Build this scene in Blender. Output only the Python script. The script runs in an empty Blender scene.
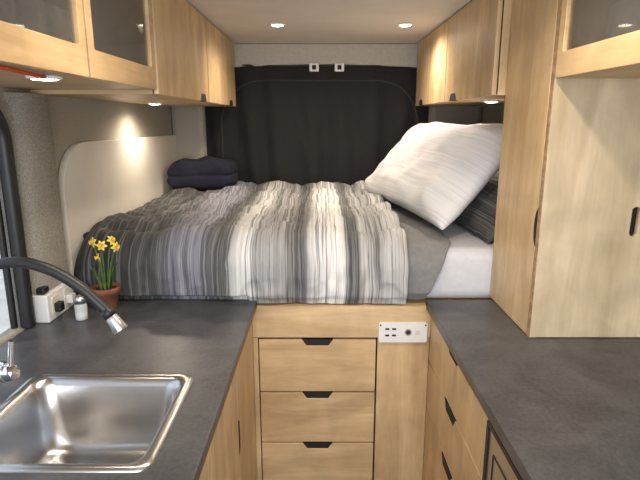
import bpy, bmesh, math, random
from mathutils import Vector, Matrix, noise
random.seed(4)
S=bpy.context.scene
COL=S.collection
S.view_settings.view_transform='Standard'
# ---------------------------------------------------------------- materials
def newmat(name):
    m=bpy.data.materials.new(name); m.use_nodes=True
    nt=m.node_tree; b=nt.nodes['Principled BSDF']
    return m,nt,b
def N(nt,t,**k):
    n=nt.nodes.new(t)
    for a,v in k.items():
        if a in n.inputs.keys(): n.inputs[a].default_value=v
        else: setattr(n,a,v)
    return n
def L(nt,a,b): nt.links.new(a,b)
def simple(name,col,rough=.5,metal=0,bump=0,bscale=200,var=0.0,dist=.002,**k):
    m,nt,b=newmat(name)
    b.inputs['Base Color'].default_value=(*col,1); b.inputs['Roughness'].default_value=rough
    b.inputs['Metallic'].default_value=metal
    tc=N(nt,'ShaderNodeTexCoord')
    no=N(nt,'ShaderNodeTexNoise'); no.inputs['Scale'].default_value=bscale; no.inputs['Detail'].default_value=4
    L(nt,tc.outputs['Object'],no.inputs['Vector'])
    mr=N(nt,'ShaderNodeMixRGB',blend_type='MIX'); 
    mr.inputs[1].default_value=(*[c*(1-var) for c in col],1); mr.inputs[2].default_value=(*[min(1,c*(1+var)) for c in col],1)
    sh=N(nt,'ShaderNodeMapRange'); sh.inputs['From Min'].default_value=.32; sh.inputs['From Max'].default_value=.68
    L(nt,no.outputs['Fac'],sh.inputs['Value'])
    L(nt,sh.outputs[0],mr.inputs[0]); L(nt,mr.outputs[0],b.inputs['Base Color'])
    if bump:
        bp=N(nt,'ShaderNodeBump'); bp.inputs['Strength'].default_value=bump; bp.inputs['Distance'].default_value=dist
        L(nt,no.outputs['Fac'],bp.inputs['Height']); L(nt,bp.outputs[0],b.inputs['Normal'])
    for a,v in k.items(): b.inputs[a].default_value=v
    return m
def ply(name,sc,c1,c2,rough=.42):
    m,nt,b=newmat(name)
    tc=N(nt,'ShaderNodeTexCoord'); mp=N(nt,'ShaderNodeMapping'); mp.inputs['Scale'].default_value=sc
    L(nt,tc.outputs['Object'],mp.inputs[0])
    n1=N(nt,'ShaderNodeTexNoise'); n1.inputs['Scale'].default_value=1.1; n1.inputs['Detail'].default_value=6; n1.inputs['Distortion'].default_value=1.6
    n2=N(nt,'ShaderNodeTexNoise'); n2.inputs['Scale'].default_value=14; n2.inputs['Detail'].default_value=3
    n3=N(nt,'ShaderNodeTexNoise'); n3.inputs['Scale'].default_value=7; n3.inputs['Detail'].default_value=6; n3.inputs['Distortion'].default_value=.5
    L(nt,mp.outputs[0],n1.inputs[0]); L(nt,mp.outputs[0],n2.inputs[0]); L(nt,tc.outputs['Object'],n3.inputs[0])
    r=N(nt,'ShaderNodeValToRGB'); r.color_ramp.elements[0].position=.32; r.color_ramp.elements[1].position=.68
    r.color_ramp.elements[0].color=(*c1,1); r.color_ramp.elements[1].color=(*c2,1)
    L(nt,n1.outputs['Fac'],r.inputs[0])
    a=N(nt,'ShaderNodeMath',operation='MULTIPLY_ADD'); a.inputs[1].default_value=.26; a.inputs[2].default_value=.87
    L(nt,n2.outputs['Fac'],a.inputs[0])
    a2=N(nt,'ShaderNodeMath',operation='MULTIPLY_ADD'); a2.inputs[1].default_value=.7; a2.inputs[2].default_value=.64
    L(nt,n3.outputs['Fac'],a2.inputs[0])
    mm=N(nt,'ShaderNodeMath',operation='MULTIPLY'); L(nt,a.outputs[0],mm.inputs[0]); L(nt,a2.outputs[0],mm.inputs[1])
    mx=N(nt,'ShaderNodeMixRGB',blend_type='MULTIPLY'); mx.inputs[0].default_value=1
    L(nt,r.outputs[0],mx.inputs[1]); L(nt,mm.outputs[0],mx.inputs[2]); L(nt,mx.outputs[0],b.inputs['Base Color'])
    b.inputs['Roughness'].default_value=rough
    return m
C1=(.48,.32,.165); C2=(.66,.485,.275)
PV=ply('birch_vertical',(8,8,1.0),C1,C2)
PH=ply('birch_horizontal',(1.0,1.0,8),C1,C2)
PVN=ply('birch_pale_vertical',(6,6,.8),(.47,.365,.23),(.62,.50,.34))
EDGE=simple('ply_edge',(.33,.22,.12),.6,var=.3,bscale=60)
DARK=simple('dark_gap',(.012,.011,.010),.8)
BLK=simple('black_rubber',(.012,.012,.014),.45)
FAB=simple('tweed_fabric',(.36,.335,.28),.95,bump=1,bscale=260,var=.30,dist=.004)
FABD=simple('tweed_fabric_grey',(.29,.27,.23),.95,bump=1,bscale=260,var=.30,dist=.004)
CREAM=simple('cream_panel',(.64,.60,.53),.6,var=.05,bscale=5)
CEIL=simple('ceiling_vinyl',(.66,.61,.545),.6,var=.04,bscale=8)
HEAD=simple('header_lining',(.42,.395,.35),.8,var=.06,bscale=60,bump=.3)
WHITE=simple('white_plastic',(.75,.75,.74),.35)
CHROME=simple('chrome',(.8,.8,.82),.12,1)
SILV=simple('silver_panel',(.62,.62,.63),.32,1)
STEEL,nt,b=newmat('brushed_steel')
b.inputs['Base Color'].default_value=(.56,.56,.57,1); b.inputs['Metallic'].default_value=1; b.inputs['Roughness'].default_value=.25
tc=N(nt,'ShaderNodeTexCoord'); mp=N(nt,'ShaderNodeMapping'); mp.inputs['Scale'].default_value=(6,300,60)
no=N(nt,'ShaderNodeTexNoise'); no.inputs['Scale'].default_value=3
L(nt,tc.outputs['Object'],mp.inputs[0]); L(nt,mp.outputs[0],no.inputs[0])
bp=N(nt,'ShaderNodeBump'); bp.inputs['Strength'].default_value=.12; bp.inputs['Distance'].default_value=.001
L(nt,no.outputs['Fac'],bp.inputs['Height']); L(nt,bp.outputs[0],b.inputs['Normal'])
# countertop
CNT,nt,b=newmat('charcoal_laminate')
tc=N(nt,'ShaderNodeTexCoord')
n1=N(nt,'ShaderNodeTexNoise'); n1.inputs['Scale'].default_value=7; n1.inputs['Detail'].default_value=9; n1.inputs['Roughness'].default_value=.65; n1.inputs['Distortion'].default_value=.7
n2=N(nt,'ShaderNodeTexNoise'); n2.inputs['Scale'].default_value=110; n2.inputs['Detail'].default_value=6
L(nt,tc.outputs['Object'],n1.inputs[0]); L(nt,tc.outputs['Object'],n2.inputs[0])
ad=N(nt,'ShaderNodeMath',operation='MULTIPLY_ADD'); ad.inputs[1].default_value=.55; L(nt,n2.outputs['Fac'],ad.inputs[0]); L(nt,n1.outputs['Fac'],ad.inputs[2])
r=N(nt,'ShaderNodeValToRGB'); r.color_ramp.elements[0].position=.58; r.color_ramp.elements[1].position=.98
r.color_ramp.elements[0].color=(.037,.038,.043,1); r.color_ramp.elements[1].color=(.090,.090,.098,1)
L(nt,ad.outputs[0],r.inputs[0]); L(nt,r.outputs[0],b.inputs['Base Color']); b.inputs['Roughness'].default_value=.38
CUR=simple('black_mesh_fabric',(.010,.010,.0105),.9,bump=.4,bscale=300,var=.3)
CURP=simple('curtain_piping',(.028,.028,.029),.8)
NAVY=simple('navy_fleece',(.0045,.005,.018),.95,bump=.8,bscale=250,var=.4)
GREY=simple('grey_sheet',(.20,.20,.20),.85,bump=.3,bscale=60,var=.08)
SHEET=simple('white_sheet',(.60,.61,.65),.85,bump=.3,bscale=40,var=.04)
TERRA=simple('terracotta',(.20,.07,.04),.8,var=.25,bscale=40)
SOIL=simple('soil',(.03,.02,.012),.95,var=.4,bscale=150)
GREEN=simple('leaf_green',(.07,.15,.03),.55,var=.3,bscale=30)
YEL=simple('daffodil_yellow',(.80,.62,.10),.5,var=.1,bscale=60)
ORG=simple('daffodil_trumpet',(.80,.52,.05),.5)
RED=simple('red_cable',(.6,.07,.02),.5)
FLOOR=ply('floor_vinyl',(8,.8,8),(.10,.07,.05),(.17,.12,.08),.4)
GLASS,nt,b=newmat('smoked_glass'); b.inputs['Base Color'].default_value=(.10,.10,.10,1); b.inputs['Roughness'].default_value=.04; b.inputs['Alpha'].default_value=.42
CLEAR=simple('shaker_glass',(.8,.85,.85),.05); CLEAR.node_tree.nodes['Principled BSDF'].inputs['Alpha'].default_value=.45
SALT=simple('salt_grains',(.7,.7,.68),.9)
WGL=simple('window_glass',(.9,.95,1),.03); WGL.node_tree.nodes['Principled BSDF'].inputs['Alpha'].default_value=.08
GROUND=simple('exterior_gravel',(.62,.56,.52),.95,var=.15,bscale=3)
def emis(name,c,s):
    m,nt,b=newmat(name); b.inputs['Emission Color'].default_value=(*c,1); b.inputs['Emission Strength'].default_value=s; b.inputs['Base Color'].default_value=(*c,1)
    return m
LED=emis('led_lens',(1,.88,.70),24)

# striped textiles
def stripes(name,stops,x0,x1,axis='X',fine=1.0,c_dark=(.03,.03,.032),amount=.55):
    m,nt,b=newmat(name); b.inputs['Roughness'].default_value=.9
    tc=N(nt,'ShaderNodeTexCoord'); sx=N(nt,'ShaderNodeSeparateXYZ'); L(nt,tc.outputs['Object'],sx.inputs[0])
    wn=N(nt,'ShaderNodeTexNoise'); wn.inputs['Scale'].default_value=5; L(nt,tc.outputs['Object'],wn.inputs[0])
    wa=N(nt,'ShaderNodeMath',operation='MULTIPLY_ADD'); wa.inputs[1].default_value=.022; L(nt,wn.outputs['Fac'],wa.inputs[0]); L(nt,sx.outputs[axis],wa.inputs[2])
    mr=N(nt,'ShaderNodeMapRange'); mr.inputs['From Min'].default_value=x0+.011; mr.inputs['From Max'].default_value=x1+.011
    L(nt,wa.outputs[0],mr.inputs['Value'])
    r=N(nt,'ShaderNodeValToRGB'); cr=r.color_ramp
    while len(cr.elements)>1: cr.elements.remove(cr.elements[-1])
    for i,(p,c) in enumerate(stops):
        p=(p-x0)/(x1-x0); 
        e=cr.elements[0] if i==0 else cr.elements.new(p)
        e.position=p; e.color=(*c,1)
    L(nt,mr.outputs[0],r.inputs[0])
    def streak(f,g,lo,hi):
        cb=N(nt,'ShaderNodeCombineXYZ')
        a=N(nt,'ShaderNodeMath',operation='MULTIPLY'); a.inputs[1].default_value=f; L(nt,wa.outputs[0],a.inputs[0]); L(nt,a.outputs[0],cb.inputs[0])
        others=[o for o in 'XYZ' if o!=axis]
        for k,o in enumerate(others):
            q=N(nt,'ShaderNodeMath',operation='MULTIPLY'); q.inputs[1].default_value=g; L(nt,sx.outputs[o],q.inputs[0]); L(nt,q.outputs[0],cb.inputs[k+1])
        n=N(nt,'ShaderNodeTexNoise'); n.inputs['Scale'].default_value=1; n.inputs['Detail'].default_value=4; n.inputs['Roughness'].default_value=.65; L(nt,cb.outputs[0],n.inputs[0])
        m2=N(nt,'ShaderNodeMapRange'); m2.inputs['From Min'].default_value=lo; m2.inputs['From Max'].default_value=hi; L(nt,n.outputs['Fac'],m2.inputs['Value'])
        return m2.outputs[0]
    s1=streak(100*fine,1.2,.50,.57); s2=streak(150*fine,2.0,.52,.60)
    mA=N(nt,'ShaderNodeMixRGB'); mA.inputs[2].default_value=(*c_dark,1)
    f1=N(nt,'ShaderNodeMath',operation='MULTIPLY'); f1.inputs[1].default_value=amount; L(nt,s1,f1.inputs[0]); L(nt,f1.outputs[0],mA.inputs[0]); L(nt,r.outputs[0],mA.inputs[1])
    lb=N(nt,'ShaderNodeMixRGB',blend_type='ADD'); lb.inputs[0].default_value=1; lb.inputs[2].default_value=(.10,.10,.105,1)
    br=N(nt,'ShaderNodeMixRGB',blend_type='MULTIPLY'); br.inputs[0].default_value=1; br.inputs[2].default_value=(1.15,1.15,1.15,1)
    L(nt,r.outputs[0],br.inputs[1]); L(nt,br.outputs[0],lb.inputs[1])
    mB=N(nt,'ShaderNodeMixRGB')
    f2=N(nt,'ShaderNodeMath',operation='MULTIPLY'); f2.inputs[1].default_value=amount*1.2; L(nt,s2,f2.inputs[0]); L(nt,f2.outputs[0],mB.inputs[0]); L(nt,mA.outputs[0],mB.inputs[1]); L(nt,lb.outputs[0],mB.inputs[2])
    L(nt,mB.outputs[0],b.inputs['Base Color'])
    return m
g=lambda v,t=0:(v,v,v*(1+t))
COMF=stripes('striped_comforter',[(-.88,g(.018)),(-.74,g(.028)),(-.66,g(.035)),(-.62,g(.06)),(-.57,g(.055)),(-.53,g(.10,.2)),(-.47,g(.20,.2)),(-.42,g(.18,.2)),(-.365,g(.06)),(-.335,g(.09)),(-.30,g(.42)),(-.25,g(.58)),(-.2,g(.24)),(-.13,g(.30)),(-.085,g(.09)),(-.05,g(.16)),(-.03,g(.48)),(.02,g(.68)),(.08,g(.66)),(.10,g(.14)),(.135,g(.15)),(.15,g(.42)),(.2,g(.28)),(.25,g(.46)),(.31,g(.38))],-.88,.31,amount=.64)
PILM=stripes('striped_pillowcase',[(-.30,g(.66)),(-.12,g(.68)),(-.04,g(.62,.03)),(.0,g(.54,.07)),(.28,g(.52,.08))],-.3,.3,'X',.9,(.34,.34,.37),.24)
PILD=stripes('dark_striped_pillowcase',[(-.3,g(.05)),(.0,g(.12)),(.3,g(.05))],-.3,.3,'X',.9,(.02,.02,.02),.6)

# ---------------------------------------------------------------- geometry helpers
def empty(name):
    e=bpy.data.objects.new(name,None); COL.objects.link(e); return e
def finish(me,name,mat,parent=None,smooth=False,bevel=0,seg=2,sub=0):
    o=bpy.data.objects.new(name,me); COL.objects.link(o)
    if mat is not None: me.materials.append(mat)
    if smooth:
        for p in me.polygons: p.use_smooth=True
    if bevel:
        md=o.modifiers.new('bev','BEVEL'); md.width=bevel; md.segments=seg; md.limit_method='ANGLE'
    if sub:
        md=o.modifiers.new('sub','SUBSURF'); md.levels=sub; md.render_levels=sub
    if parent: o.parent=parent
    return o
def frombm(bm,name,mat,parent=None,**k):
    bmesh.ops.recalc_face_normals(bm,faces=bm.faces)
    me=bpy.data.meshes.new(name); bm.to_mesh(me); bm.free()
    return finish(me,name,mat,parent,**k)
def boxes(name,lst,mat,parent=None,bevel=0,**k):
    bm=bmesh.new()
    for (x0,x1,y0,y1,z0,z1) in lst:
        r=bmesh.ops.create_cube(bm,size=1)
        for v in r['verts']:
            v.co=Vector(((x0+x1)/2+v.co.x*(x1-x0),(y0+y1)/2+v.co.y*(y1-y0),(z0+z1)/2+v.co.z*(z1-z0)))
    return frombm(bm,name,mat,parent,bevel=bevel,**k)
def box(name,x0,x1,y0,y1,z0,z1,mat,parent=None,bevel=0,**k):
    return boxes(name,[(x0,x1,y0,y1,z0,z1)],mat,parent,bevel,**k)
def cyl(name,p0,p1,r0,r1,mat,parent=None,seg=28,bevel=0):
    p0=Vector(p0);p1=Vector(p1);d=p1-p0
    bm=bmesh.new(); bmesh.ops.create_cone(bm,cap_ends=True,segments=seg,radius1=r0,radius2=r1,depth=d.length)
    q=Vector((0,0,1)).rotation_difference(d.normalized()).to_matrix().to_4x4()
    bmesh.ops.transform(bm,matrix=Matrix.Translation((p0+p1)/2)@q,verts=bm.verts)
    o=frombm(bm,name,mat,parent,bevel=bevel)
    for p in o.data.polygons:
        if len(p.vertices)==4: p.use_smooth=True
    return o
def tomesh(cu,name):
    o=bpy.data.objects.new('tmp',cu); COL.objects.link(o)
    dg=bpy.context.evaluated_depsgraph_get(); dg.update()
    me=bpy.data.meshes.new_from_object(o.evaluated_get(dg)); me.name=name
    bpy.data.objects.remove(o); return me
def tube(name,pts,r,mat,parent=None,cyclic=False,res=8,radii=None):
    cu=bpy.data.curves.new(name,'CURVE'); cu.dimensions='3D'; cu.bevel_depth=r; cu.bevel_resolution=4; cu.resolution_u=res; cu.use_fill_caps=True
    sp=cu.splines.new('BEZIER'); sp.bezier_points.add(len(pts)-1)
    for i,p in enumerate(pts):
        bp=sp.bezier_points[i]; bp.co=p; bp.handle_left_type=bp.handle_right_type='AUTO'
        if radii: bp.radius=radii[i]
    sp.use_cyclic_u=cyclic
    return finish(tomesh(cu,name),name,mat,parent,smooth=True)
def plate(name,outlines,plane,off,th,mat,parent=None,bevel=0):
    cu=bpy.data.curves.new(name,'CURVE'); cu.dimensions='2D'; cu.fill_mode='BOTH'; cu.extrude=th/2
    for o in outlines:
        sp=cu.splines.new('POLY'); sp.points.add(len(o)-1)
        for i,p in enumerate(o): sp.points[i].co=(p[0],p[1],0,1)
        sp.use_cyclic_u=True
    me=tomesh(cu,name)
    for v in me.vertices:
        a,b_,c=v.co
        v.co={'YZ':(off+c,a,b_),'XZ':(a,off+c,b_),'XY':(a,b_,off+c)}[plane]
    bm=bmesh.new(); bm.from_mesh(me); bmesh.ops.remove_doubles(bm,verts=bm.verts,dist=1e-5)
    bpy.data.meshes.remove(me)
    return frombm(bm,name,mat,parent,bevel=bevel)
def rr(x0,x1,y0,y1,r,n=6):
    out=[]
    for cx,cy,a in ((x1-r,y1-r,0),(x0+r,y1-r,90),(x0+r,y0+r,180),(x1-r,y0+r,270)):
        for i in range(n+1):
            t=math.radians(a+90*i/n); out.append((cx+r*math.cos(t),cy+r*math.sin(t)))
    return out
def notched(a0,a1,b0,b1,na=None,w=.1,h=.022,side='top'):
    if na is None: return [(a0,b0),(a1,b0),(a1,b1),(a0,b1)]
    if side=='top':
        return [(a0,b0),(a1,b0),(a1,b1),(na+w/2,b1),(na+w/2-h*.7,b1-h),(na-w/2+h*.7,b1-h),(na-w/2,b1),(a0,b1)]
    return [(a0,b0),(na-w/2,b0),(na-w/2+h*.7,b0+h),(na+w/2-h*.7,b0+h),(na+w/2,b0),(a1,b0),(a1,b1),(a0,b1)]
def trap(na,b1,w,h,side='top'):
    s=-1 if side=='top' else 1
    return [(na-w/2,b1),(na-w/2+h*.7,b1+s*h),(na+w/2-h*.7,b1+s*h),(na+w/2,b1)]
def lathe(name,prof,cx,cy,mat,parent=None,seg=32):
    bm=bmesh.new(); rings=[]
    for r,z in prof:
        rings.append([bm.verts.new((cx+r*math.cos(2*math.pi*i/seg),cy+r*math.sin(2*math.pi*i/seg),z)) for i in range(seg)])
    for a,b_ in zip(rings,rings[1:]):
        for i in range(seg): bm.faces.new((a[i],a[(i+1)%seg],b_[(i+1)%seg],b_[i]))
    bm.faces.new(rings[0]); bm.faces.new(rings[-1])
    o=frombm(bm,name,mat,parent)
    for p in o.data.polygons:
        if len(p.vertices)==4: p.use_smooth=True
    return o
def archpts(y0,y1,z0,z1,r,n=8):
    out=[(y0,z0)]
    for i in range(n+1):
        t=math.radians(180-90*i/n); out.append((y0+r+r*math.cos(t),z1-r+r*math.sin(t)))
    for i in range(n+1):
        t=math.radians(90-90*i/n); out.append((y1-r+r*math.cos(t),z1-r+r*math.sin(t)))
    out.append((y1,z0)); return out

XL,XR,YR,ZC=-.90,.98,3.32,1.96
YF=-.9
IL,IR=XL+.002,XR-.002
# ---------------------------------------------------------------- shell
box('floor',XL-.05,XR+.05,YF,YR+.05,-.05,0,FLOOR)
box('ceiling',XL-.05,XR+.05,YF,YR+.05,ZC,ZC+.04,CEIL)
wo=[(YF,0),(YR+.05,0),(YR+.05,ZC),(YF,ZC)]
plate('wall_left',[wo,archpts(.25,1.50,.90,1.595,.13)],'YZ',XL-.025,.05,FAB)
plate('wall_right',[wo],'YZ',XR+.025,.05,FABD)
box('wall_rear',XL,XR,YR,YR+.05,0,ZC,FABD)
w=empty('window_1')
tube('rubber_seal',[(XL+.004,a,b_) for a,b_ in archpts(.265,1.492,.904,1.582,.125)],.021,BLK,w,False,2)
tube('rubber_seal_inner',[(XL-.03,a,b_) for a,b_ in archpts(.285,1.476,.904,1.566,.115)],.010,BLK,w,False,2)
plate('glass',[archpts(.25,1.50,.903,1.595,.13)],'YZ',XL-.04,.006,WGL,w)
box('exterior_ground',-40,40,-40,40,-.75,-.7,GROUND)
bm=bmesh.new()
prof=[(XL,1.53),(XL+.025,1.545),(XL+.04,1.58),(XL+.04,1.70),(XL+.02,1.74),(XL,1.75)]
vs=[[bm.verts.new((x,y,z)) for x,y in prof] for z in [.902,1.3,1.597]]
for a,b_ in zip(vs,vs[1:]):
    for i in range(len(prof)-1): bm.faces.new((a[i],a[i+1],b_[i+1],b_[i]))
frombm(bm,'trim_1',FABD,smooth=True)
arc=[(1.95+.19*math.cos(math.radians(t))*1.0,1.26+.18*math.sin(math.radians(t))) for t in range(90,181,10)]
outline=[(1.76,.92),(3.28,.92),(3.28,1.43)]+arc
plate('wall_flare_panel',[outline],'YZ',XL+.014,.024,CREAM,bevel=.008)
# rear header, corner pillars
plate('trim_2',[[(-.88,ZC-.001),(.96,ZC-.001),(.96,1.80)]+[(.62-i*.12,1.822+.02*math.sin(math.pi*i/10)) for i in range(0,11)]+[(-.88,1.80)]],'XZ',3.27,.08,HEAD,bevel=.01)
box('trim_3',XL,-.70,3.20,3.32,.88,1.83,FAB,bevel=.03)
box('trim_4',.66,XR,3.20,3.32,.88,1.83,FABD,bevel=.03)
# rear curtain
cu=empty('rear_door_curtain')
bm=bmesh.new(); nx,nz=260,60; G=[]
def cury(x,z):
    k=.3+.7*min(1,max(0,(1.85-z)/.35))
    ph=x*34+3.0*noise.noise(Vector((x*3,z*.8,5)))
    return 3.242+k*(.020*math.sin(ph)*(.7+.8*noise.noise(Vector((x*3,z*.7,11))))+.012*noise.noise(Vector((x*5,z*1.4,3)))+.008*noise.noise(Vector((x*16+z*3,z*3,8))))+.006*noise.noise(Vector((x*3,z*7,1)))
for j in range(nz+1):
    row=[]
    for i in range(nx+1):
        x=-.71+1.38*i/nx; z=1.0+.845*j/nz
        row.append(bm.verts.new((x,cury(x,z),z)))
    G.append(row)
for j in range(nz):
    for i in range(nx): bm.faces.new((G[j][i],G[j][i+1],G[j+1][i+1],G[j+1][i]))
frombm(bm,'cloth',CUR,cu,smooth=True)
ap=[]
A=archpts(-.60,.60,1.08,1.75,.26,10)
for (x0,z0),(x1,z1) in zip(A,A[1:]):
    n=max(1,int(math.hypot(x1-x0,z1-z0)/.03))
    for i in range(n): ap.append((x0+(x1-x0)*i/n,z0+(z1-z0)*i/n))
tube('seam_arch',[(x,cury(x,z)-.001,z) for x,z in ap],.005,CURP,cu,res=3)
tube('top_hem',[(x/40,cury(x/40,1.838),1.838) for x in range(-28,27)],.006,CURP,cu,res=3)
for k,x in enumerate((-.035,.115)):
    boxes('latch_%d'%(k+1),[(x-.028,x+.028,3.208,3.24,1.80,1.845),],WHITE,cu,bevel=.004)
    box('latch_slot_%d'%(k+1),x-.012,x+.012,3.204,3.21,1.81,1.835,DARK,cu)

# ---------------------------------------------------------------- counters
ZT=.90
c=empty('kitchen_counter')
hole=rr(-.695,-.325,.83,1.163,.03)
plate('countertop',[[(IL,0.0),(-.224,0.0),(-.224,1.74),(IL,1.74)],hole],'XY',ZT-.015,.03,CNT,c,bevel=.002)
box('toe_kick',-.32,-.30,0.0,1.70,0,.08,DARK,c)
box('carcass_front',-.262,-.256,0.0,1.738,.08,.868,DARK,c)
box('end_panel',IL,-.256,0.0,.018,.0,.868,PV,c)
for i,(a,b_) in enumerate(((.02,.54),(.545,1.0),(1.005,1.36),(1.365,1.738))):
    zc=.60; o=[(a,.085),(b_,.085),(b_,.862),(a,.862),(a,zc+.06),(a+.022,zc+.042),(a+.022,zc-.042),(a,zc-.06)]
    plate('door_%d'%(i+1),[o],'YZ',-.248,.016,PV,c,bevel=.0015)
    plate('pull_shade_fill_%d'%(i+1),[[(a,zc+.06),(a+.022,zc+.042),(a+.022,zc-.042),(a,zc-.06)]],'YZ',-.249,.0175,DARK,c)  # near-black plate fills the hand cutout, its shade put in as colour
c2=empty('kitchen_counter.001')
plate('countertop',[[(.375,0.0),(IR,0.0),(IR,1.74),(.375,1.74)]],'XY',ZT-.015,.03,CNT,c2,bevel=.002)
box('toe_kick',.45,.47,1.075,1.70,0,.08,DARK,c2)
box('carcass_front',.408,.416,1.075,1.738,.08,.868,DARK,c2)
box('end_panel',.416,IR,0.0,.018,0,.868,PV,c2)
box('divider_panel',.416,IR,1.075,1.09,0,.868,PV,c2)
z=.860
for i in range(4):
    plate('drawer_front_%d'%(i+1),[notched(1.11,1.738,z-.183,z,1.41,.13,.03)],'YZ',.400,.016,PV,c2,bevel=.0015)
    plate('pull_shade_fill_%d'%(i+1),[trap(1.41,z,.13,.03)],'YZ',.401,.0175,DARK,c2); z-=.191  # drawer cutout filled with a dark plate in place of its shade
box('filler_panel',.392,.408,1.075,1.105,.085,.862,PV,c2)
fr=empty('mini_fridge')
box('body',.42,.95,.50,1.06,.0,.845,DARK,fr)
plate('door_frame',[rr(.50,1.07,.09,.85,.008),rr(.512,1.058,.102,.838,.005)],'YZ',.396,.022,BLK,fr,bevel=.003)
plate('door_face',[rr(.513,1.057,.103,.837,.005)],'YZ',.399,.020,SILV,fr)
plate('door_inset_line',[rr(.545,1.025,.135,.79,.005),rr(.550,1.020,.140,.785,.005)],'YZ',.3885,.002,BLK,fr)
box('door_latch',.380,.389,.70,.84,.80,.82,CHROME,fr,bevel=.003)

# ---------------------------------------------------------------- sink
sk=empty('kitchen_sink')
bm=bmesh.new()
def loop(x0,x1,y0,y1,r,z): return [bm.verts.new((a,b_,z)) for a,b_ in rr(x0,x1,y0,y1,r,6)]
X0,X1,Y0,Y1=-.712,-.308,.815,1.180
def ins(d,r,z): return loop(X0+d,X1-d,Y0+d,Y1-d,r,z)
LP=[ins(0,.03,.9005),ins(.002,.03,.905),ins(.008,.03,.907),ins(.018,.032,.906),ins(.024,.036,.902),ins(.030,.045,.885),ins(.040,.05,.80),ins(.048,.055,.745),ins(.062,.055,.73),ins(.085,.05,.726)]
for a,b_ in zip(LP,LP[1:]):
    n=len(a)
    for i in range(n): bm.faces.new((a[i],a[(i+1)%n],b_[(i+1)%n],b_[i]))
bm.faces.new(LP[-1])
o=frombm(bm,'basin',STEEL,sk,smooth=True)
cx,cy=-.51,.98
lathe('drain_ring',[(.044,.7265),(.044,.730),(.036,.731),(.030,.727)],cx,cy,CHROME,sk)
lathe('drain_strainer',[(.028,.7265),(.026,.7285),(.008,.7285),(.006,.736),(.003,.738)],cx,cy,SILV,sk)
# faucet
f=empty('kitchen_faucet')
lathe('base',[(.030,.9),(.030,.906),(.024,.910),(.023,.985),(.018,.995),(.014,1.0)],-.80,1.12,CHROME,f)
cyl('valve_body',(-.80,1.12,.948),(-.725,1.105,.948),.024,.024,CHROME,f,bevel=.004)
cyl('handle_cap',(-.726,1.105,.948),(-.704,1.101,.948),.022,.015,CHROME,f,bevel=.003)
tube('lever',[(-.718,1.105,.962),(-.713,1.104,.99),(-.706,1.103,1.028)],.0068,CHROME,f)
tube('hose_spout',[(-.80,1.12,.995),(-.80,1.12,1.10),(-.775,1.118,1.175),(-.70,1.11,1.210),(-.62,1.10,1.206),(-.54,1.095,1.165),(-.476,1.09,1.105)],.0125,BLK,f,res=12)
cyl('spray_collar',(-.479,1.09,1.108),(-.467,1.089,1.092),.014,.015,BLK,f)
cyl('spray_head',(-.468,1.089,1.093),(-.446,1.086,1.060),.0135,.0175,SILV,f,bevel=.002)

# ---------------------------------------------------------------- bed base & drawers
bb=empty('bed_platform')
box('platform_top',IL,IR,1.765,YR-.13,.855,.878,PH,bb)
box('fascia',-.239,.391,1.72,1.745,.765,.869,PH,bb)
box('fascia_lip',-.223,.374,1.72,1.745,.869,.882,PH,bb)
box('post_right',.206,.391,1.722,1.745,.0,.762,PV,bb,bevel=.0015)
box('post_left',-.239,-.222,1.722,1.745,.0,.762,PV,bb)
box('cavity_back',-.222,.206,1.75,1.76,0,.765,DARK,bb)
box('side_support_left',IL,-.24,1.746,1.76,.0,.855,PV,bb)
box('side_support_right',.392,IR,1.746,1.76,.0,.855,PV,bb)
z=.756
for i in range(3):
    plate('drawer_front_%d'%(i+1),[notched(-.218,.200,z-.203,z,-.009,.112,.024)],'XZ',1.730,.018,PH,bb,bevel=.0015)
    plate('pull_shade_fill_%d'%(i+1),[trap(-.009,z,.112,.024)],'XZ',1.732,.014,DARK,bb); z-=.2085  # dark filler plate paints the shade inside the drawer cutout
box('kick_panel',-.218,.200,1.722,1.742,0,.126,PV,bb)
po=empty('power_outlet_panel')
dz=-.026
plate('faceplate',[rr(.208,.380,.775+dz,.850+dz,.008)],'XZ',1.7165,.007,WHITE,po,bevel=.002)
for k,x in enumerate((.238,.262)):
    for zz in (.802,.826): box('usb_slot_%d_%d'%(k,int(zz*1000)),x-.007,x+.007,1.711,1.7135,zz-.003+dz,zz+.003+dz,DARK,po)
cyl('socket',(.312,1.7135,.814+dz),(.312,1.711,.814+dz),.012,.012,SILV,po); cyl('socket_hole',(.312,1.711,.814+dz),(.312,1.7105,.814+dz),.007,.007,DARK,po)
box('switch',.338,.352,1.7105,1.7135,.806+dz,.822+dz,CREAM,po,bevel=.001)
for k,x in enumerate((.214,.373)): cyl('screw_%d'%k,(x,1.7135,.84+dz),(x,1.7115,.84+dz),.003,.003,DARK,po)

mt=box('mattress',-.875,.955,1.775,3.19,.879,1.075,SHEET,bevel=.045,seg=5,smooth=True)
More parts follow.
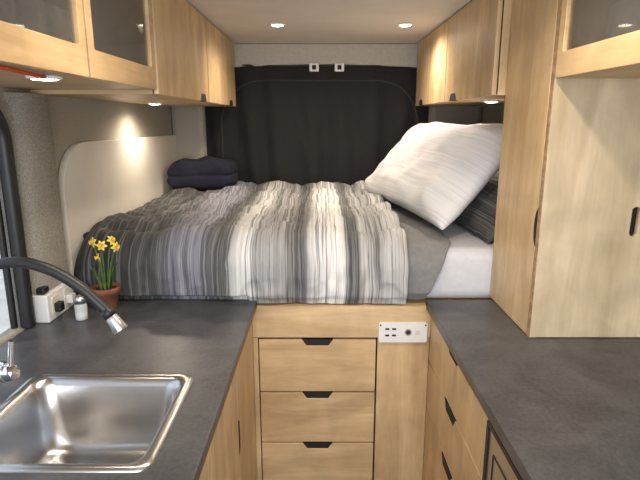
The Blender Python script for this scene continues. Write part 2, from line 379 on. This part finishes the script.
# comforter
def drape(name,xa,xb,nx,mat,off=0,amp=.012,left_round=False,taper=0,seed=0,back=3.19,zt=1.095,yfront=1.752,zb=.888,R=.085,quilt=0):
    prof=[]
    for i in range(14): prof.append((yfront,zb+(zt-R-zb)*i/14,'f'))
    for i in range(16):
        t=math.pi/2*i/16; prof.append((yfront+R-R*math.cos(t),zt-R+R*math.sin(t),'c',t))
    for i in range(91): prof.append((yfront+R+(back-yfront-R)*i/90,zt,'t'))
    bm=bmesh.new(); G=[]
    for j,pr in enumerate(prof):
        y,z,k=pr[:3]
        row=[]
        arcl = (z-zb) if k=='f' else ((zt-R-zb)+R*pr[3] if k=='c' else (zt-R-zb)+R*1.57+(y-yfront-R))
        for i in range(nx+1):
            s=i/nx
            fr_=max(0,1-arcl/.24)
            xr=xb-taper*fr_
            x=xa+(xr-xa)*s
            p=Vector((x,y,z))
            if k=='f': n=Vector((0,-1,0))
            elif k=='c': n=Vector((0,-math.cos(pr[3]),math.sin(pr[3])))
            else: n=Vector((0,0,1))
            d=noise.noise(Vector((x*4.5+seed,y*4,z*4)))*amp*1.6+noise.noise(Vector((x*11+seed,y*9,z*7+5)))*amp*.9+abs(noise.noise(Vector((x*6+seed,y*6,z*6+9))))*amp
            if quilt:
                wx=x+.05*noise.noise(Vector((x*3,y*3,4))); wy=arcl+.05*noise.noise(Vector((x*3,y*3,14)))
                qx=abs(math.sin(math.pi*(wx+.1)/.27)); qy=abs(math.sin(math.pi*(wy-.02)/.27))
                d+=quilt*(min(qx,1)**.4*min(qy,1)**.4)-quilt*.5
                rdg=1-abs(noise.noise(Vector((x*13+y*5,y*11-x*4,z*9+2))))*2.6
                rdg2=1-abs(noise.noise(Vector((x*9-y*8+3,y*13+x*6,z*12+7))))*3
                d+=.008*max(0,rdg)+.006*max(0,rdg2)+.006*noise.noise(Vector((x*25,y*18,z*18)))
            if j<4: d=d*.6-.005*(4-j)
            q=p+n*(d+off+.004)
            if left_round and s<.09:
                e=1-s/.09; drop=.075*(1-math.sqrt(max(0,1-e*e)))
                if k!='f': q.z=max(q.z-drop,.9)
                if k!='t': q.y+=.06*e*e
            lim=1.754 if (x<-.25 or x>.38) and q.z<.918 else 1.702
            q.y=max(q.y,lim)
            row.append(bm.verts.new(q))
        G.append(row)
    for j in range(len(G)-1):
        for i in range(nx): bm.faces.new((G[j][i],G[j][i+1],G[j+1][i+1],G[j+1][i]))
    o=frombm(bm,name,mat,smooth=True)
    md=o.modifiers.new('sol','SOLIDIFY'); md.thickness=.012; md.offset=-1
    md=o.modifiers.new('sub','SUBSURF'); md.levels=1; md.render_levels=1
    return o
drape('comforter',-.888,.305,170,COMF,off=.026,amp=.014,left_round=True,zt=1.098,zb=.884,R=.11,quilt=.030)
drape('flat_sheet',.285,.475,24,GREY,off=.002,amp=.007,taper=.10,seed=7,zt=1.092)

# pillows
def pillow(name,hx,hy,T,mat,M,seed=0):
    bm=bmesh.new(); n=40; top=[];bot=[]
    for j in range(n+1):
        rt=[];rb=[]
        for i in range(n+1):
            u=-1+2*i/n; v=-1+2*j/n
            x=hx*u*(1-.07*(1-v*v)); y=hy*v*(1-.05*(1-u*u))
            t=T*(max(0,(1-u**4))*max(0,(1-v**4)))**.45*(1-.15*(u*u+v*v)/2)
            w=noise.noise(Vector((x*7+seed,y*7,seed)))*.020+noise.noise(Vector((x*16,y*12+seed,2)))*.011
            e=min(1,t/T*2)
            rt.append(bm.verts.new((x,y,t+w*e)))
            rb.append(rt[-1] if (i in(0,n) or j in (0,n)) else bm.verts.new((x,y,-t*.7+w*e*.4)))
        top.append(rt);bot.append(rb)
    for j in range(n):
        for i in range(n):
            bm.faces.new((top[j][i],top[j][i+1],top[j+1][i+1],top[j+1][i]))
            bm.faces.new((bot[j][i],bot[j+1][i],bot[j+1][i+1],bot[j][i+1]))
    o=frombm(bm,name,mat,smooth=True); o.matrix_world=M
    md=o.modifiers.new('sub','SUBSURF'); md.levels=1; md.render_levels=1
    return o
M=Matrix.Translation((.505,2.38,1.312))@Matrix.Rotation(math.radians(11),4,'Z')@Matrix.Rotation(math.radians(-48),4,'Y')
pillow('pillow',.25,.53,.10,PILM,M,3)
M=Matrix.Translation((.73,2.30,1.220))@Matrix.Rotation(math.radians(6),4,'Z')@Matrix.Rotation(math.radians(-40),4,'Y')
pillow('pillow.001',.22,.46,.075,PILD,M,9)

# folded blanket: one rumpled lump with layered folds
bm=bmesh.new(); r=bmesh.ops.create_cube(bm,size=1)
bmesh.ops.subdivide_edges(bm,edges=bm.edges,cuts=23,use_grid_fill=True)
for v in bm.verts:
    x,y,z=v.co*2
    rr_=1-.04*(y**4+z**4)-.04*(z**8)
    side=max(abs(x),abs(y))**6
    gz=z+.22*noise.noise(Vector((x*1.5,y*1.5,2)))
    groove=.05*side*(1-abs(math.sin(math.pi*(gz+1)*1.0)))**2
    sx=.180*x*rr_*(1-groove-.04*z); sy=.13*y*(1-.04*x**4-.04*z**4)*(1-groove); sz=.082*z*(1-.18*x**6-.15*y**6)
    q=Vector((sx,sy,sz)); 
    if z>0: q.z+=.020*noise.noise(Vector((sx*9,sy*9,3)))*z+.005*math.sin(sx*40+sy*12)*z*.6
    q+=.012*Vector((noise.noise(q*14),noise.noise(q*14+Vector((0,0,5))),0))
    v.co=q+Vector((-.665,2.98,1.140+.082))
frombm(bm,'folded_blanket',NAVY,smooth=True,sub=1)

# ---------------------------------------------------------------- overhead cabinets
def overhead(name,side,xf,y0,y1,splits,zb=1.60,glass=False,notch_at=None):
    e=empty(name); xw=IL if side<0 else IR
    xi=xf+side*.018
    lo,hi=sorted((xi,xw))
    box('bottom',lo,hi,y0,y1,zb,zb+.016,PH,e)
    box('top',lo,hi,y0,y1,ZC-.016,ZC-.001,PH,e)
    box('end_1',lo,hi,y0,y0+.016,zb+.016,ZC-.016,PV,e)
    box('end_2',lo,hi,y1-.016,y1,zb+.016,ZC-.016,PV,e)
    if not glass:
        a,b_=sorted((xi,xi+side*.006)); box('carcass_gap',a,b_,y0+.002,y1-.002,zb+.004,ZC-.002,DARK,e)
    ys=[y0]+splits+[y1]
    for k in range(len(ys)-1):
        a,b_=ys[k]+.005,ys[k+1]-.005
        if glass:
            plate('door_frame_%d'%(k+1),[[(a,zb),(b_,zb),(b_,ZC-.004),(a,ZC-.004)],rr(a+.03,b_-.03,zb+.062,ZC-.03,.006,2)],'YZ',xf+side*.009,.018,PH,e,bevel=.0015)
            plate('glass_pane_%d'%(k+1),[[(a+.025,zb+.056),(b_-.025,zb+.056),(b_-.025,ZC-.025),(a+.025,ZC-.025)]],'YZ',xf+side*.012,.004,GLASS,e)
        else:
            nk=notch_at[k] if notch_at else (a+b_)/2
            plate('door_%d'%(k+1),[notched(a,b_,zb,ZC-.006,nk,.12,.030,'bottom')],'YZ',xf+side*.008,.016,PV,e,bevel=.0015)
            plate('pull_shade_fill_%d'%(k+1),[trap(nk,zb+.0005,.12,.030,'bottom')],'YZ',xf+side*.009,.0175,DARK,e)  # cutout closed by a dark plate, shade painted in
    return e
overhead('overhead_cabinet',-1,-.50,1.665,3.19,[2.42],notch_at=[2.31,3.02],zb=1.598)
g1=overhead('overhead_cabinet.001',-1,-.50,.12,1.655,[.62,1.18],glass=True,zb=1.610)
overhead('overhead_cabinet.002',1,.568,1.775,3.19,[2.45],notch_at=[2.30,3.02])
g2=overhead('overhead_cabinet.003',1,.607,.12,1.405,[.78],glass=True,zb=1.625)
TOWEL=simple('grey_towel',(.22,.22,.22),.9,var=.3,bscale=30,bump=.4); BEIGE=simple('beige_cloth',(.45,.40,.33),.9,var=.2,bscale=20,bump=.3)
for par,xa,xb in ((g1,-.86,-.60),(g2,.70,.95)):
    zb=1.628 if par is g1 else 1.643
    boxes('stored_towels',[(xa,xb,.75,.98,zb,zb+.17),(xa,xb,1.00,1.12,zb,zb+.2)],TOWEL,par,bevel=.03,seg=4)
    box('stored_bin',xa,xb,1.21,1.36,zb,zb+.15,BEIGE,par,bevel=.015,seg=3)
tube('led_cable',[(-.52,.5,1.603),(-.53,.9,1.605),(-.54,1.0,1.604),(-.555,1.09,1.604)],.004,RED,g1)

# tall cabinet
t=empty('tall_cabinet')
YT0,YT1=1.41,1.77
XT=.610
box('carcass',XT+.025,IR,YT0+.02,YT1,.9005,ZC-.002,DARK,t)
box('back_side',XT+.025,IR,YT1,YT1+.004,.9005,ZC-.002,PV,t)
zc=1.225
hnd=[(YT0+.022,zc+.055)]+[(YT0+.022+.016*math.sin(math.radians(a)),zc+.05*math.cos(math.radians(a))) for a in range(10,180,20)]+[(YT0+.022,zc-.055)]
ed=[(YT1,.902),(YT1,ZC-.002),(YT0+.022,ZC-.002)]+hnd+[(YT0+.022,.902)]
plate('side_door',[ed],'YZ',XT+.009,.018,PV,t,bevel=.001)
plate('pull_shade_fill',[hnd],'YZ',XT+.009,.0185,DARK,t)  # half-oval dark plate fills the notch as painted shade
box('corner_stile',XT,XT+.02,YT0,YT0+.019,.9005,ZC-.002,EDGE,t)
sl=[(.872+.012*math.cos(math.radians(a)),1.245+(.03 if 0<=a<180 else -.03)+.012*math.sin(math.radians(a))) for a in range(0,360,20)]
plate('front_door',[[(XT+.002,.902),(IR-.002,.902),(IR-.002,ZC-.002),(XT+.002,ZC-.002)],sl],'XZ',YT0+.007,.018,PVN,t,bevel=.001)

# ---------------------------------------------------------------- light fixtures
def puck(name,x,y,z,r=.028,power=2.2,col=(1,.86,.69)):
    e=empty(name)
    lathe('bezel',[(r+.010,z-.001),(r+.009,z-.006),(r+.001,z-.008),(r,z-.004)],x,y,WHITE,e)
    lathe('lens',[(r,z-.0045),(r-.002,z-.0085),(.004,z-.010)],x,y,LED,e)
    ld=bpy.data.lights.new(name+'_lamp','SPOT'); ld.energy=power; ld.color=col; ld.spot_size=math.radians(165); ld.spot_blend=.8; ld.shadow_soft_size=r
    lo=bpy.data.objects.new('lamp',ld); COL.objects.link(lo); lo.location=(x,y,z-.02); lo.parent=e
    return e
puck('recessed_ceiling_light',-.20,2.6,ZC,power=21)
puck('recessed_ceiling_light.001',.40,2.6,ZC,power=21)
puck('recessed_ceiling_light.002',-.20,1.1,ZC,power=20)
puck('recessed_ceiling_light.003',.34,1.1,ZC,power=20)
puck('under_cabinet_light',-.575,1.13,1.610,.026,2.5)
puck('under_cabinet_light.001',-.765,2.48,1.598,.026,13,(1,.85,.66))
puck('under_cabinet_light.002',.72,2.25,1.60,.026,5,(1,.85,.66))

# ---------------------------------------------------------------- small items
b_=empty('wall_outlet')
box('housing',XL+.003,-.845,1.52,1.69,.9005,.99,WHITE,b_,bevel=.004)
for k,y in enumerate((1.565,1.645)):
    plate('socket_face_%d'%k,[rr(y-.022,y+.022,.915,.975,.01)],'YZ',-.844,.004,CREAM,b_)
    box('plug_%d'%k,-.843,-.822,y-.014,y+.014,.925,.955,BLK if k==0 else WHITE,b_,bevel=.003)
box('plug_2',-.88,-.855,1.525,1.56,.991,1.012,BLK,b_,bevel=.004)
s=empty('salt_shaker')
lathe('jar',[(.017,.9005),(.019,.903),(.019,.945),(.016,.956)],-.760,1.555,CLEAR,s)
lathe('salt',[(.0165,.903),(.0165,.922),(.004,.923)],-.760,1.555,SALT,s)
lathe('lid',[(.0175,.955),(.0178,.970),(.013,.979),(.004,.981)],-.760,1.555,SILV,s)
p=empty('potted_daffodils')
px,py=-.720,1.66
lathe('pot',[(.031,.9005),(.033,.903),(.042,.955),(.046,.956),(.047,.975),(.043,.976),(.041,.962)],px,py,TERRA,p)
lathe('soil',[(.041,.955),(.040,.965),(.01,.968)],px,py,SOIL,p)
random.seed(11)
FS=.72
def daff(k,hx,hy,hz,fx,fy,fz):
    tube('stem_%d'%k,[(px+hx*.2,py+hy*.2,.96),(px+hx*.5,py+hy*.5,.96+(hz-.96)*.55),(px+hx,py+hy,hz)],.0022,GREEN,p)
    d=Vector((fx,fy,fz)).normalized(); q=Vector((0,0,1)).rotation_difference(d).to_matrix().to_4x4()
    M=Matrix.Translation((px+hx,py+hy,hz))@q@Matrix.Scale(FS,4)
    bm=bmesh.new()
    for i in range(6):
        a=math.pi*i/3; ca,sa=math.cos(a),math.sin(a)
        loc=[(0,-.003,0),(0,.003,0),(.012,.0075,.003),(.022,.004,.0),(.026,0,-.002),(.022,-.004,0),(.012,-.0075,.003)]
        vs=[bm.verts.new(M@Vector((x*ca-y*sa,x*sa+y*ca,z+(.001 if i%2 else 0)))) for x,y,z in loc]
        bm.faces.new(vs[:])
    frombm(bm,'petals_%d'%k,YEL,p)
    bm=bmesh.new(); rings=[]
    for r,z in ((.004,0),(.006,.006),(.007,.012),(.010,.016)):
        rings.append([bm.verts.new(M@Vector((r*math.cos(2*math.pi*i/12),r*math.sin(2*math.pi*i/12),z+(.0015 if (i%2 and z>.015) else 0)))) for i in range(12)])
    for a,c_ in zip(rings,rings[1:]):
        for i in range(12): bm.faces.new((a[i],a[(i+1)%12],c_[(i+1)%12],c_[i]))
    frombm(bm,'trumpet_%d'%k,ORG,p,smooth=True)
daff(1,-.022,-.01,1.130,-.7,-1,.1); daff(2,.006,-.015,1.120,.1,-1,.2); daff(3,.045,0,1.112,1,-.6,.1); daff(4,.0,-.03,1.085,-.9,-.7,-.2); daff(5,.025,.02,1.13,.9,-.4,.5)
for k in range(14):
    a=random.uniform(0,6.28); l=random.uniform(.05,.125); sp_=random.uniform(.015,.045)
    P0=Vector((px+.018*math.cos(a),py+.018*math.sin(a),.96)); P1=P0+Vector((sp_*.4*math.cos(a),sp_*.4*math.sin(a),l*.6)); P2=P0+Vector((sp_*math.cos(a),sp_*math.sin(a),l))
    w=Vector((-math.sin(a),math.cos(a),0))*.0034
    bm=bmesh.new(); vs=[bm.verts.new(v) for v in (P0-w*.7,P0+w*.7,P1+w,P2,P1-w)]; bm.faces.new(vs)
    frombm(bm,'leaf_%d'%k,GREEN,p)

# ---------------------------------------------------------------- lighting
W=bpy.data.worlds.new('World'); S.world=W; W.use_nodes=True
bg=W.node_tree.nodes['Background']; bg.inputs[0].default_value=(.78,.88,1,1); bg.inputs[1].default_value=1.5
la=bpy.data.lights.new('windshield_daylight','AREA'); la.shape='RECTANGLE'; la.size=1.6; la.size_y=.9; la.energy=36; la.color=(.97,.98,1)
lo=bpy.data.objects.new('windshield_daylight',la); COL.objects.link(lo); lo.location=(.05,-.85,1.45); lo.rotation_euler=(math.radians(85),0,0)

# ---------------------------------------------------------------- camera
cd=bpy.data.cameras.new('camera'); cd.lens=518/640*36; cd.sensor_width=36; cd.clip_start=.02
co=bpy.data.objects.new('camera',cd); COL.objects.link(co); co.location=(0,0,1.52); co.rotation_euler=(math.radians(90-13.05),0,0)
S.camera=co
